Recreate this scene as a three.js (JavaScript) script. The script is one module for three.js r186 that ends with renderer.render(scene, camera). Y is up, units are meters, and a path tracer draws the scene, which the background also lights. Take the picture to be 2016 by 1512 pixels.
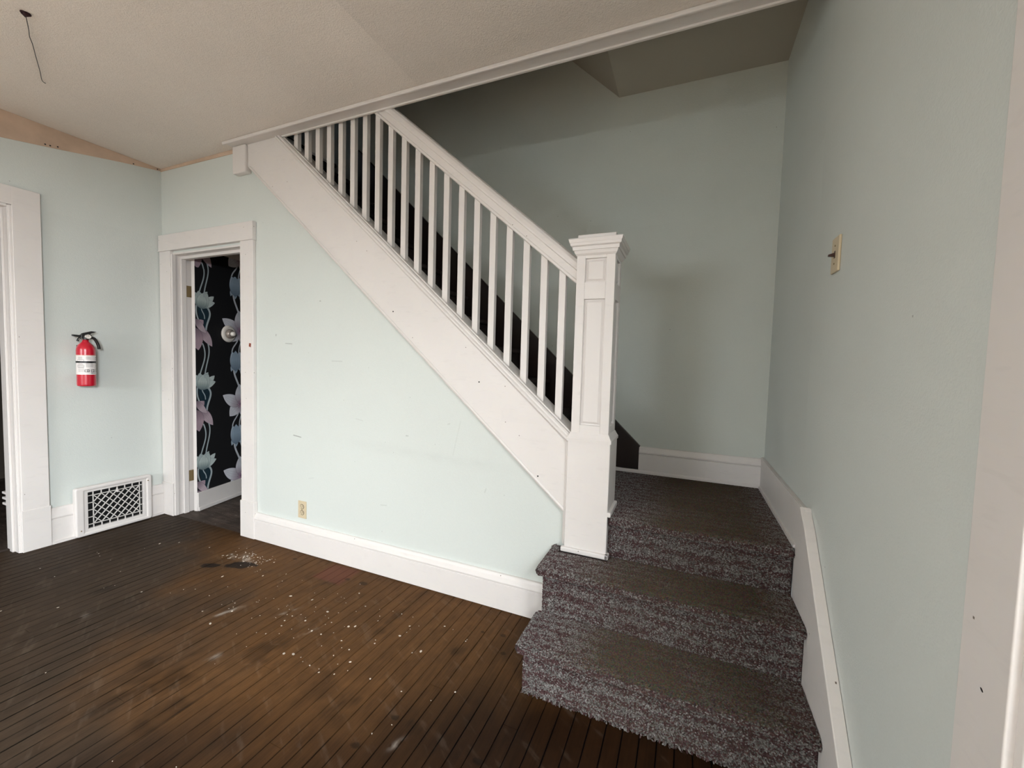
import * as THREE from 'three';
import { RoundedBoxGeometry } from 'three/addons/geometries/RoundedBoxGeometry.js';
import { mergeGeometries } from 'three/addons/utils/BufferGeometryUtils.js';
import { RectAreaLightUniformsLib } from 'three/addons/lights/RectAreaLightUniformsLib.js';

// ---------------------------------------------------------------- camera, sky, daylight, exposure
const scene = new THREE.Scene();
const camera = new THREE.PerspectiveCamera(2 * Math.atan(756 / 808.53) * 180 / Math.PI, 2016 / 1512, 0.05, 60);
{
  const R = new THREE.Vector3(0.91935258, 0.02817462, -0.39242455), U = new THREE.Vector3(-0.0465897, 0.99821072, -0.0374802), F = new THREE.Vector3(-0.3906664, -0.05274046, -0.91902024);
  camera.position.set(3.8701, 1.305, 1.9434);
  camera.quaternion.setFromRotationMatrix(new THREE.Matrix4().makeBasis(R, U, F.clone().negate()));
  camera.updateMatrixWorld();
}
const renderer = new THREE.WebGLRenderer({ antialias: true });
renderer.toneMapping = THREE.LinearToneMapping;
renderer.toneMappingExposure = 1.0;
renderer.shadowMap.enabled = true;
scene.background = new THREE.Color().setRGB(0.80, 0.90, 1.0);      // overcast daylight outside the windows
RectAreaLightUniformsLib.init();
const WINDOWS = [[0.7, 1.9]];                                       // x from, to of the window in the front wall
const SIDE_WINDOW = [2.4, 3.6];                                     // z from, to of the window in the right wall, behind the camera
const SILL = 0.7, WHEAD = 2.0, FRONT = 4.6, LOW = 0.4, LOWHEAD = 1.75;   // the front window sits lower than the side one
function daylight(at, towards, w, h, power) {                       // the sky outside a window, coming down through it
  const l = new THREE.RectAreaLight(new THREE.Color().setRGB(0.945, 0.985, 1.02), power, w, h);
  l.position.set(...at); l.lookAt(...towards); scene.add(l);
}
for (const [a, b] of WINDOWS) daylight([(a + b) / 2, 1.75, FRONT + 0.6], [(a + b) / 2, 0.0, FRONT - 0.20], b - a + 1.5, 1.6, 38);
daylight([5.05, 1.95, 3.0], [4.34, 0.05, 2.96], 1.5, 1.6, 148);

// ---------------------------------------------------------------- helpers
const W = 4.312, H = 2.74, D = 0.85;                                // right wall x, ceiling y, back wall z = -D
let seed = 7;
const rnd = () => { seed = (seed * 1664525 + 1013904223) >>> 0; return seed / 4294967296; };
const rr = (a, b) => a + (b - a) * rnd();
function hash(x, y, s = 0) { let h = (x * 374761393 + y * 668265263 + s * 1442695041) | 0; h = Math.imul(h ^ (h >>> 13), 1274126177); return ((h ^ (h >>> 16)) >>> 0) / 4294967296; }
function noise(x, y, s = 0) {
  const xi = Math.floor(x), yi = Math.floor(y); let u = x - xi, v = y - yi; u = u * u * (3 - 2 * u); v = v * v * (3 - 2 * v);
  const a = hash(xi, yi, s), b = hash(xi + 1, yi, s), c = hash(xi, yi + 1, s), d = hash(xi + 1, yi + 1, s);
  return a + (b - a) * u + (c - a) * v + (a - b - c + d) * u * v;
}
const fbm = (x, y, s = 0, o = 4) => { let t = 0, a = 0.5, n = 0; for (let i = 0; i < o; i++) { t += a * noise(x, y, s + i); n += a; a *= 0.5; x *= 2.03; y *= 2.03; } return t / n; };
const sst = (a, b, x) => { const t = Math.min(1, Math.max(0, (x - a) / (b - a))); return t * t * (3 - 2 * t); };
const lin = (r, g, b) => new THREE.Color().setRGB(r, g, b);
const used = {};
function numbered(n) { used[n] = (used[n] || 0) + 1; return used[n] === 1 ? n : `${n}_${String(used[n] - 1).padStart(3, '0')}`; }
function tag(o, label, category, kind, group) { o.userData.label = label; if (category) o.userData.category = category; if (kind) o.userData.kind = kind; if (group) o.userData.group = group; return o; }
function mesh(name, geo, mat, parent) {
  const m = new THREE.Mesh(Array.isArray(geo) ? merge(geo) : geo, mat); m.name = numbered(name); m.castShadow = m.receiveShadow = true; (parent || scene).add(m); return m;
}
function group(name, label, category, kind) { const g = new THREE.Group(); g.name = numbered(name); scene.add(g); return tag(g, label, category, kind); }
function merge(list) { return mergeGeometries(list.map(g => { const h = g.index ? g.toNonIndexed() : g; for (const k of Object.keys(h.attributes)) if (!['position', 'normal', 'uv'].includes(k)) h.deleteAttribute(k); return h; })); }
function boxUV(g0, s = 1) {                                          // uv in metres, from the side each face looks to
  const g = g0.index ? g0.toNonIndexed() : g0, p = g.attributes.position, n = g.attributes.normal, uv = new Float32Array(p.count * 2);
  for (let i = 0; i < p.count; i++) {
    const ax = Math.abs(n.getX(i)), ay = Math.abs(n.getY(i)), az = Math.abs(n.getZ(i));
    let u = p.getX(i), v = p.getY(i);
    if (ax >= ay && ax >= az) { u = p.getZ(i); } else if (ay > az) { v = p.getZ(i); }
    uv[2 * i] = u * s; uv[2 * i + 1] = v * s;
  }
  g.setAttribute('uv', new THREE.BufferAttribute(uv, 2)); return g;
}
function box(x0, x1, y0, y1, z0, z1, r = 0) {
  const g = r ? new RoundedBoxGeometry(x1 - x0, y1 - y0, z1 - z0, 2, r) : new THREE.BoxGeometry(x1 - x0, y1 - y0, z1 - z0);
  g.translate((x0 + x1) / 2, (y0 + y1) / 2, (z0 + z1) / 2); return boxUV(g);
}
function shp(pts, holes = []) { const s = new THREE.Shape(pts.map(p => new THREE.Vector2(p[0], p[1]))); for (const h of holes) s.holes.push(new THREE.Path(h.map(p => new THREE.Vector2(p[0], p[1])))); return s; }
function prism(pts, z0, z1, holes, bevel = 0) {                      // outline in x, y pushed from z0 to z1
  const g = new THREE.ExtrudeGeometry(shp(pts, holes), { depth: z1 - z0 - 2 * bevel, bevelEnabled: bevel > 0, bevelSize: bevel, bevelThickness: bevel, bevelOffset: -bevel, bevelSegments: 2, curveSegments: 6 });
  g.translate(0, 0, z0 + bevel); return boxUV(g);
}
function prismX(pts, x0, x1, bevel = 0, holes = []) {                            // outline in z, y pushed from x0 to x1
  const g = new THREE.ExtrudeGeometry(shp(pts.map(([z, y]) => [-z, y]), holes.map(h => h.map(([z, y]) => [-z, y]))), { depth: x1 - x0 - 2 * bevel, bevelEnabled: bevel > 0, bevelSize: bevel, bevelThickness: bevel, bevelOffset: -bevel, bevelSegments: 2 });
  g.rotateY(Math.PI / 2); g.translate(x0 + bevel, 0, 0); return boxUV(g);
}
function sweep(profile, from, to, n, up = new THREE.Vector3(0, 1, 0)) {   // profile of (out, up) pushed from one point to another
  const a = new THREE.Vector3(...from), b = new THREE.Vector3(...to), out = new THREE.Vector3(...n);
  const dir = new THREE.Vector3().crossVectors(out, up).normalize(); let s = a, e = b;
  if (b.clone().sub(a).dot(dir) < 0) { s = b; e = a; }
  const g = new THREE.ExtrudeGeometry(shp(profile), { depth: e.distanceTo(s), bevelEnabled: false });
  g.applyMatrix4(new THREE.Matrix4().makeBasis(out, up, dir).setPosition(s)); return boxUV(g);
}
function lathe(pts, seg = 32) { return new THREE.LatheGeometry(pts.map(p => new THREE.Vector2(p[0], p[1])), seg); }
function tube(pts, r, seg = 24, rad = 8) { return new THREE.TubeGeometry(new THREE.CatmullRomCurve3(pts.map(p => new THREE.Vector3(...p))), seg, r, rad, false); }
function dataTex(w, h, fn, srgb = true) {                            // fn(u, v) in pixels gives linear r, g, b or a grey
  const d = new Uint8Array(w * h * 4), enc = x => { x = Math.min(1, Math.max(0, x)); return srgb ? (x <= 0.0031308 ? 12.92 * x : 1.055 * Math.pow(x, 1 / 2.4) - 0.055) : x; };
  for (let y = 0; y < h; y++) for (let x = 0; x < w; x++) {
    const c = fn(x, y), k = (y * w + x) * 4;
    if (typeof c === 'number') d[k] = d[k + 1] = d[k + 2] = 255 * enc(c); else { d[k] = 255 * enc(c[0]); d[k + 1] = 255 * enc(c[1]); d[k + 2] = 255 * enc(c[2]); }
    d[k + 3] = 255;
  }
  const t = new THREE.DataTexture(d, w, h); t.wrapS = t.wrapT = THREE.RepeatWrapping; t.magFilter = THREE.LinearFilter; t.minFilter = THREE.LinearMipmapLinearFilter; t.generateMipmaps = true;
  if (srgb) t.colorSpace = THREE.SRGBColorSpace; t.needsUpdate = true; return t;
}
function canvasTex(w, h, draw) { const c = document.createElement('canvas'); c.width = w; c.height = h; draw(c.getContext('2d')); const t = new THREE.CanvasTexture(c); t.colorSpace = THREE.SRGBColorSpace; t.anisotropy = 8; return t; }
const matt = (o) => new THREE.MeshPhysicalMaterial(Object.assign({ roughness: 0.8, metalness: 0, specularIntensity: 0.2 }, o));
const std = (o) => new THREE.MeshStandardMaterial(Object.assign({ roughness: 0.6, metalness: 0 }, o));

// ---------------------------------------------------------------- materials
const orange = dataTex(512, 512, (x, y) => 0.5 + 0.5 * (fbm(x / 4, y / 4, 3, 3) - 0.5) * 1.6, false); orange.repeat.set(2, 2);   // roller stipple, half a metre a tile
const MINT = [0.645, 0.683, 0.652], WHITE = [0.71, 0.675, 0.65];
// marks on the stair wall where they are: (x, y, length, angle, darkness)
const scuffs = [[1.46, 0.775, 0.075, -0.1, 0.75], [1.385, 1.388, 0.065, -0.05, 0.45], [1.80, 1.28, 0.09, 0, 0.22], [1.695, 1.659, 0.012, 0, 0.6], [1.294, 1.436, 0.014, 1.4, 0.65], [2.38, 0.86, 0.02, 0, 0.4], [2.0, 0.93, 0.06, -0.15, 0.15], [2.66, 0.95, 0.02, 0.3, 0.2], [2.9, 0.6, 0.03, 1.2, 0.2], [1.6, 0.5, 0.05, 0.2, 0.12], [2.2, 0.42, 0.05, 0.1, 0.2], [2.7, 0.78, 0.2, 1.35, 0.10]];
const stairWallTex = dataTex(2048, 1400, (px, py) => {
  const x = px / 2048 * 4, y = py / 1400 * 2.75;
  let k = 0.97 + 0.06 * (fbm(x * 1.4, y * 1.4, 5) - 0.5) + 0.02 * (noise(x * 180, y * 180, 9) - 0.5), dirt = 0;
  const band = Math.exp(-(((y - 0.775 + (x - 2) * 0.03) / 0.03) ** 2)) * sst(1.5, 2.3, x) * (1 - sst(2.8, 3.2, x)); dirt += 0.07 * band * fbm(x * 14, y * 30, 8);
  for (const [sx, sy, L, a, w] of scuffs) { const dx = x - sx, dy = y - sy; if (Math.abs(dx) > 0.3 || Math.abs(dy) > 0.3) continue; const u = dx * Math.cos(a) + dy * Math.sin(a), v = -dx * Math.sin(a) + dy * Math.cos(a); if (u > 0 && u < L && Math.abs(v) < 0.0045) dirt = Math.max(dirt, w * (0.6 + 0.4 * noise(x * 300, y * 300)) * (1 - (v / 0.0045) ** 2)); }
  if (hash(px >> 1, py >> 1, 77) > 0.99993) dirt = Math.max(dirt, 0.4);
  const l = [MINT[0] * k, MINT[1] * k, MINT[2] * k]; return l.map((c, i) => c * (1 - dirt) + [0.09, 0.09, 0.08][i] * dirt);
});
stairWallTex.repeat.set(1 / 4, 1 / 2.75);
const mintTex = dataTex(1024, 1024, (px, py) => {
  const k = 0.97 + 0.07 * (fbm(px / 190, py / 190, 15) - 0.5) + 0.02 * (noise(px / 2, py / 2, 4) - 0.5), s = hash(px >> 1, py >> 1, 31) > 0.99997 ? 0.5 : 1;
  return MINT.map(c => c * k * s);
}); mintTex.repeat.set(1 / 2.2, 1 / 2.2);
const M = {};
M.mint = std({ map: mintTex, roughness: 0.55, bumpMap: orange, bumpScale: 0.0006 });
M.mintShaded = M.mint.clone(); M.mintShaded.color.setRGB(0.88, 0.89, 0.87);                     // same mint paint, with the shade up the stair put into its colour
M.stairWall = std({ map: stairWallTex, roughness: 0.5, bumpMap: orange, bumpScale: 0.0004 });
const whiteTex = dataTex(1024, 1024, (px, py) => {                   // old gloss paint with knocks and grey rubs, one metre a tile
  const rub = sst(0.62, 0.85, fbm(px / 60, py / 14, 21)) * 0.035, k = 1 - 0.05 * fbm(px / 120, py / 120, 12) - rub;
  const chip = hash(px >> 2, py >> 2, 41) > 0.99975 && fbm(px / 90, py / 90, 2) > 0.5;
  return chip ? [0.12, 0.09, 0.07] : [WHITE[0] * k * 1.03, WHITE[1] * k * 1.03, WHITE[2] * k * 1.03];
});
M.white = std({ map: whiteTex, roughness: 0.42 });
M.whiteClean = std({ color: lin(...WHITE), roughness: 0.45 });
const ceilTex = dataTex(1024, 1024, (px, py) => { const k = 0.94 + 0.14 * (fbm(px / 200, py / 200, 51) - 0.5) + 0.05 * (noise(px / 3, py / 3, 53) - 0.5); return [0.83 * k, 0.765 * k, 0.70 * k]; }); ceilTex.repeat.set(0.4, 0.4);
M.ceiling = std({ map: ceilTex, roughness: 0.9, bumpMap: orange, bumpScale: 0.002 });
const peachTex = dataTex(512, 512, (px, py) => { const k = 0.9 + 0.3 * (fbm(px / 40, py / 40, 61) - 0.5); return hash(px >> 2, py >> 2, 9) > 0.9994 ? [0.05, 0.04, 0.03] : [0.62 * k, 0.46 * k, 0.345 * k]; });
M.peach = std({ map: peachTex, roughness: 0.9 });
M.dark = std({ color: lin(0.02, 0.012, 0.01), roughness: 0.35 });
M.black = std({ color: lin(0.006, 0.006, 0.006), roughness: 0.4 });
M.void = std({ color: lin(0.004, 0.004, 0.004), roughness: 1 });
M.hall = std({ color: lin(0.05, 0.04, 0.03), roughness: 0.9 });  // near black, so the dark of unlit spaces is in the wall colour
M.ivory = std({ color: lin(0.60, 0.50, 0.34), roughness: 0.4 });
M.brass = std({ color: lin(0.30, 0.22, 0.11), roughness: 0.5, metalness: 0.6 });
M.steel = std({ color: lin(0.6, 0.58, 0.55), roughness: 0.3, metalness: 0.9 });
M.red = new THREE.MeshPhysicalMaterial({ color: lin(0.52, 0.006, 0.025), roughness: 0.3, clearcoat: 0.5, clearcoatRoughness: 0.2 });
M.porcelain = std({ color: lin(0.78, 0.74, 0.68), roughness: 0.25 });
// floor boards: two textures of worn brown paint, from x = 0 and x = 2.2, over z = -0.1 .. 1.6 and then mirrored towards the camera
const smears = [[1.777, 0.642, 0.014, 0.075, 0.5], [2.05, 0.511, 0.012, 0.06, 0.35], [1.34, 0.235, 0.09, 0.03, 0.5], [1.22, 0.25, 0.06, 0.015, 0.3], [2.28, 0.56, 0.01, 0.05, 0.25], [3.02, 0.86, 0.012, 0.03, 0.35], [2.05, 0.86, 0.02, 0.03, 0.3], [1.2, 0.95, 0.03, 0.02, 0.15], [0.55, 1.2, 0.03, 0.02, 0.2]];
const floorTex = x0 => dataTex(2048, 1600, (px, py) => {
  const x = x0 + px / 2048 * 2.2, z = -0.1 + py / 1600 * 1.7, bd = Math.floor(x / 0.0572);
  const g = fbm(x * 260, z * 7 + hash(bd, 3) * 90, 71, 3), blot = fbm(x * 2.2 + 3, z * 2.2, 73), fine = fbm(x * 40, z * 22, 79), sc = fbm(x * 9 + z * 6, z * 40 - x * 22, 83);
  // greyer to the left and towards the camera, brown along the stair wall
  const grey = sst(0.50, -0.40, x - 0.75 - 1.05 * z + 1.1 * (fbm(x * 1.8, z * 1.8, 91) - 0.5) + 0.5 * (fbm(x * 7, z * 5, 92) - 0.5));
  const darkBySteps = sst(3.25, 4.45, x + 1.2 * z + 1.0 * (fbm(x * 2.5, z * 2.5, 93) - 0.5));   // darker brown towards the steps
  let c = [0.097, 0.0455, 0.0155].map((b, i) => b + ([0.044, 0.029, 0.0185][i] - b) * grey); c = c.map((q, i) => q + ([0.011, 0.004, 0.0015][i] - q) * 0.9 * darkBySteps);
  const v = 0.72 + 0.36 * blot + 0.45 * (g - 0.5) + 0.42 * (fine - 0.5) + 0.10 * (hash(bd, 11) - 0.5) - 0.35 * sst(0.68, 0.86, fbm(x * 5, z * 5, 97)) ;
  c = c.map(k => k * v);
  const pale = 0.10 * sst(0.62, 0.85, sc); c = c.map((k, i) => k + pale * [0.17, 0.14, 0.11][i]);
  const rust = sst(0.5, 0.0, Math.hypot((x - 1.35) / 0.55, (z - 0.2) / 0.32)); c = c.map((k, i) => k + 0.5 * rust * [0.060, 0.025, 0.005][i] * fbm(x * 20, z * 9, 5));
  const redp = sst(1.1, 0.8, Math.max(Math.abs(x - 1.98) / 0.11, Math.abs(z - 0.12) / 0.09)); c = c.map((k, i) => k + (([0.12, 0.042, 0.026][i]) - k) * 0.7 * redp);
  for (const [sx, sz, a, b, w] of smears) { const dx = (x - sx) * 0.93 + (z - sz) * 0.36, dz = (z - sz) * 0.93 - (x - sx) * 0.36, r = Math.hypot(dx / a, dz / b); if (r < 2) { const k = w * Math.exp(-r * r * 1.6) * sst(0.25, 0.7, fbm(x * 60, z * 40, 87)); c = c.map((q, i) => q + ([0.5, 0.44, 0.38][i] - q) * k); } }
  // two burnt black patches by the door, and dark knots
  for (const [bx, bz, a, b] of [[1.37, 0.30, 0.10, 0.04], [1.215, 0.385, 0.055, 0.028]]) { const dx = (x - bx) * 0.9 - (z - bz) * 0.43, dz = (z - bz) * 0.9 + (x - bx) * 0.43, r = Math.hypot(dx / a, dz / b) + 0.9 * (fbm(x * 34, z * 34, 88) - 0.5); const k = sst(1.05, 0.85, r); c = c.map((q, i) => q + ([0.012, 0.008, 0.006][i] - q) * 0.9 * k); }
  for (const [bx, bz, a] of [[2.19, 0.135, 0.024], [2.085, 0.14, 0.02], [3.12, 0.20, 0.018], [3.02, 0.22, 0.012], [3.17, 0.31, 0.016], [1.60, 0.1, 0.018], [2.95, 0.78, 0.02], [2.9, 0.92, 0.022], [3.3, 0.8, 0.02]]) { const r = Math.hypot(x - bx, (z - bz) * 1.4) / a + 0.8 * (fbm(x * 70, z * 70, 89) - 0.5), k = sst(1.1, 0.5, r); c = c.map(q => q * (1 - 0.55 * k)); }
  const fr = x / 0.0572 - bd, seam = 1 - sst(0.02, 0.075, Math.min(fr, 1 - fr)); c = c.map(q => q * (1 - 0.9 * seam * (0.30 + 0.70 * Math.max(grey, darkBySteps * 0.9, 0.6 * sst(0.7, 1.1, z))) * (0.5 + 0.5 * sst(0.3, 0.6, fbm(x * 3, z * 9, 95)))));   // black dirt in the seams
  const dirt = sst(0.10, 0.0, z) * 0.35; c = c.map(q => q * (1 - dirt * fbm(x * 30, z * 30, 90)));
  return c.map(q => Math.max(0.0015, q));
});
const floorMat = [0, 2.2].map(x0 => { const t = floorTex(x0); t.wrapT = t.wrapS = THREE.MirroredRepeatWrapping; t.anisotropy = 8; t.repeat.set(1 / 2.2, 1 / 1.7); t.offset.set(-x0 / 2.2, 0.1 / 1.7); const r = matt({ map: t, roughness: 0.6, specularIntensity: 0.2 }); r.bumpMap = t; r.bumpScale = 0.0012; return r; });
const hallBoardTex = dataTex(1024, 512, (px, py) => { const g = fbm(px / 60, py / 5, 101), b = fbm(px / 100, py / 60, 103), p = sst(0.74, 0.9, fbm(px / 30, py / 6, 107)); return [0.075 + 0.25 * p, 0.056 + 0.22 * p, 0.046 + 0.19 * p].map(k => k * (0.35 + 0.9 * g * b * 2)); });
M.bounceBoard = std({ color: lin(0.42, 0.27, 0.16), roughness: 0.6 });             // unseen boards behind the camera, made pale to bounce light onto the ceiling
M.hallBoard = matt({ map: hallBoardTex, roughness: 0.55 });
// loop carpet, seen where the loops are too small to pick apart
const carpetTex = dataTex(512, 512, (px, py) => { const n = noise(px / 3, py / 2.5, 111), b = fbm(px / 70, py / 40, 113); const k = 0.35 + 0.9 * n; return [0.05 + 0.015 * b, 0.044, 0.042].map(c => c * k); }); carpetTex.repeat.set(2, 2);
M.carpet = matt({ map: carpetTex, roughness: 1, bumpMap: carpetTex, bumpScale: 0.003 });  // base darkened for the shade between the pile loops
M.pile = matt({ color: lin(1, 1, 1), roughness: 1 });

// ---------------------------------------------------------------- the setting: walls, ceiling
const wallStair = mesh('wall_stair', prism([[0, 0], [0, H], [1.36, H], [3.37, 0.93], [3.37, 0], [0.985, 0], [0.985, 2.07], [0.135, 2.07], [0.135, 0]], -0.1, 0), M.stairWall);
tag(wallStair, 'pale mint green wall under the sloping stair, scuffed and marked', 'wall', 'structure');
mesh('bare_plaster_strip', prism([[0.0, 2.718], [0.92, 2.712], [0.92, H - 0.001], [0.0, H - 0.001]], 0.0, 0.004), M.peach, wallStair);
const DZ0 = 0.80, DZ1 = 1.72, DH = 2.185;                            // left doorway
const wallLeft = mesh('wall_left', prismX([[-0.1, 0], [DZ0, 0], [DZ0, DH], [DZ1, DH], [DZ1, 0], [FRONT, 0], [FRONT, H], [-0.1, H]], -0.15, 0), M.mint);
tag(wallLeft, 'pale mint green wall with the fire extinguisher', 'wall', 'structure');
mesh('bare_plaster_strip', prismX([[0, 2.722], [0.006, 2.722], [0.25, 2.682], [0.61, 2.612], [0.83, 2.572], [2.2, 2.40], [2.2, H - 0.001], [0, H - 0.001]], 0.0, 0.004), M.peach, wallLeft);
for (const [z, y] of [[0.636, 2.621], [0.613, 2.623], [0.578, 2.632], [0.176, 2.702], [0.025, 2.728]]) { const g = new THREE.CylinderGeometry(0.0045, 0.0045, 0.002, 8); g.rotateZ(Math.PI / 2); g.translate(0.0042, y, z); mesh('nail_hole', g, M.black, wallLeft); }
const wallRight = mesh('wall_right', prismX([[-D - 0.1, 0], [1.2, 0], [1.2, 2.1], [2.1, 2.1], [2.1, 0], [FRONT, 0], [FRONT, 4.3], [-D - 0.1, 4.3]], W, W + 0.13, 0, [[[SIDE_WINDOW[0], SILL], [SIDE_WINDOW[1], SILL], [SIDE_WINDOW[1], WHEAD], [SIDE_WINDOW[0], WHEAD]]]), M.mint);
tag(wallRight, 'grey green wall with the light switch beside the stair', 'wall', 'structure');
const wallBack = mesh('wall_back', prism([[1.2, 0], [W, 0], [W, 4.3], [0.3, 4.3], [0.3, 2.4], [1.2, 2.4]], -D - 0.1, -D), M.mintShaded);
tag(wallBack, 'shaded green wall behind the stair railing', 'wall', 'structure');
const winHoles = WINDOWS.map(([a, b]) => [[a, LOW], [b, LOW], [b, LOWHEAD], [a, LOWHEAD]]);
tag(mesh('wall_front', prism([[-0.15, 0], [W + 0.13, 0], [W + 0.13, H], [-0.15, H]], FRONT, FRONT + 0.15, winHoles), M.mint), 'mint green wall with one window facing the stair', 'wall', 'structure');
const ceiling = mesh('ceiling', box(-0.15, W + 0.13, H, H + 0.26, 0.0, FRONT + 0.15), M.ceiling);
tag(ceiling, 'beige stippled ceiling ending at the stair opening', 'ceiling', 'structure');
tag(mesh('wall_stairwell', box(0.3, W, H + 0.26, 4.3, 0.0, 0.1), M.hall), 'dark wall above the ceiling edge inside the stairwell', 'wall', 'structure');  // unseen face, coloured dark to cut light bouncing in the stairwell
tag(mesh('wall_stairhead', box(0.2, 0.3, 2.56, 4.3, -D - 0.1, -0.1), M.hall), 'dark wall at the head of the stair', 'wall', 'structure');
// sloping ceiling over the flight and the flat one over the landing
{
  const y0 = 3.04, xk = 3.383, xe = xk - 1.26 / 0.95;
  const c = mesh('ceiling_stairwell', prism([[W, y0], [xk, y0], [xe, 4.3], [0.2, 4.3], [0.2, 4.4], [W + 0.1, 4.4], [W + 0.1, y0]], -D - 0.1, 0.1), std({ color: lin(0.40, 0.385, 0.33), roughness: 0.9 }));  // colour taken darker to lower the light bounced up the stairwell
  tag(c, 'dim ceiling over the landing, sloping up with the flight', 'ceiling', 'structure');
}
// ---------------------------------------------------------------- floor of separate narrow boards
const floor = mesh('floor', box(-0.16, W + 0.1, -0.08, -0.019, 0.0, FRONT + 0.1), M.void);
tag(floor, 'worn brown painted floor of narrow boards', 'floor', 'structure');
{
  const BW = 0.0572, g = 0.0008;
  const board = (x, z0, z1, dy) => { const a = x + g, b = x + BW - g, c = 0.0011; const q = prism([[a, -0.0185], [b, -0.0185], [b, -c + dy], [b - c, dy], [a + c, dy], [a, -c + dy]], z0, z1), p = q.attributes.position, uv = q.attributes.uv; for (let i = 0; i < p.count; i++) uv.setXY(i, p.getX(i), p.getZ(i)); return q; };
  for (let i = -2; i < 76; i++) {
    const x = i * BW, cuts = [0.0, ...(i % 3 === 1 ? [rr(0.5, 1.2)] : []), rr(2.3, 2.8), FRONT];
    const from = 0.0; cuts[0] = from;
    for (let k = 0; k + 1 < cuts.length; k++) mesh('floor_board', board(x, cuts[k] + 0.0006, cuts[k + 1] - 0.0006, -0.0012 * rnd()), k === cuts.length - 2 ? M.bounceBoard : floorMat[x < 2.18 ? 0 : 1], floor);
  }
}
// the passage behind the door opening: dark boards, papered wall
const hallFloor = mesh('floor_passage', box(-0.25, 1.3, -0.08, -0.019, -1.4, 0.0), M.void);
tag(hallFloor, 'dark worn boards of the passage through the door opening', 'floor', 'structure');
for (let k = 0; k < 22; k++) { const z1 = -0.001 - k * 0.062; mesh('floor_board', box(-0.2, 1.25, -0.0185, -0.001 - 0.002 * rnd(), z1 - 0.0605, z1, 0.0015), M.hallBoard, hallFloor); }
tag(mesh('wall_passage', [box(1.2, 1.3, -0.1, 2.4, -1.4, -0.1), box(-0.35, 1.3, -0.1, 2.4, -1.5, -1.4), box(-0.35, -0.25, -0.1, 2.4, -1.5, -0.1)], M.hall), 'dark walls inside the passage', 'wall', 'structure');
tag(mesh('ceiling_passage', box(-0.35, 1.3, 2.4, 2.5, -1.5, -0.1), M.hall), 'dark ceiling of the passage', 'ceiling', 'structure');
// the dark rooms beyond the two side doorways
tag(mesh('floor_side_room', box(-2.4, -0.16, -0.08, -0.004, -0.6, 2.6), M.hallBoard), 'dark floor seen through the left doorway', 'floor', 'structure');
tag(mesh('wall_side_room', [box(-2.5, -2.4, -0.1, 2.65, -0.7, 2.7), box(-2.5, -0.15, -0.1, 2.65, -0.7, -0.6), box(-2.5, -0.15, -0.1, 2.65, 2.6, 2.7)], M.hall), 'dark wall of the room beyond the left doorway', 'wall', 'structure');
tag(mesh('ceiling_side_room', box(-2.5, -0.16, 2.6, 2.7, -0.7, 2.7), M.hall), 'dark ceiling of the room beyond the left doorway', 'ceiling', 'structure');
tag(mesh('wall_closet', [box(W + 0.9, W + 1.0, 0, 2.4, 0.8, 2.4), box(W + 0.13, W + 1, 0, 2.4, 0.7, 0.8), box(W + 0.13, W + 1, 0, 2.4, 2.4, 2.5), box(W + 0.13, W + 1, 2.4, 2.5, 0.7, 2.5), box(W + 0.1, W + 1, -0.1, 0, 0.7, 2.5)], M.hall), 'dark space beyond the doorway at the right edge', 'wall', 'structure');

// ---------------------------------------------------------------- windows behind the camera
const glass = new THREE.MeshPhysicalMaterial({ color: 0xffffff, transmission: 1, thickness: 0, roughness: 0, ior: 1.45 });
function makeWindow(n, label, half, height, at, turn) {             // local: x along the wall, +z out of the room
  const w = group(`window_${n}`, label, 'window', 'structure'), a = -half, b = half, h = height, my = h / 2;
  w.position.set(...at); w.rotation.y = turn;
  mesh('window_frame', [box(a - 0.1, a, 0, h + 0.1, -0.025, 0), box(b, b + 0.1, 0, h + 0.1, -0.025, 0), box(a, b, h, h + 0.1, -0.025, 0), box(a - 0.12, b + 0.12, -0.04, 0, -0.06, 0)], M.whiteClean, w);
  mesh('sash', [box(a, a + 0.04, 0, h, 0.03, 0.07), box(b - 0.04, b, 0, h, 0.03, 0.07), box(a + 0.04, b - 0.04, 0, 0.05, 0.03, 0.07), box(a + 0.04, b - 0.04, my - 0.025, my + 0.025, 0.03, 0.07), box(a + 0.04, b - 0.04, h - 0.05, h, 0.03, 0.07)], M.whiteClean, w);
  for (const [y0, y1] of [[0.05, my - 0.025], [my + 0.025, h - 0.05]]) { const p = new THREE.PlaneGeometry(2 * half - 0.08, y1 - y0); p.translate(0, (y0 + y1) / 2, 0.05); mesh('pane', p, glass, w); }
}
WINDOWS.forEach(([a, b], i) => makeWindow(i + 1, 'white sash window in the front wall behind the camera', (b - a) / 2, LOWHEAD - LOW, [(a + b) / 2, LOW, FRONT], 0));
makeWindow(2, 'white sash window in the right wall behind the camera', (SIDE_WINDOW[1] - SIDE_WINDOW[0]) / 2, WHEAD - SILL, [W, SILL, (SIDE_WINDOW[0] + SIDE_WINDOW[1]) / 2], Math.PI / 2);

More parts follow.
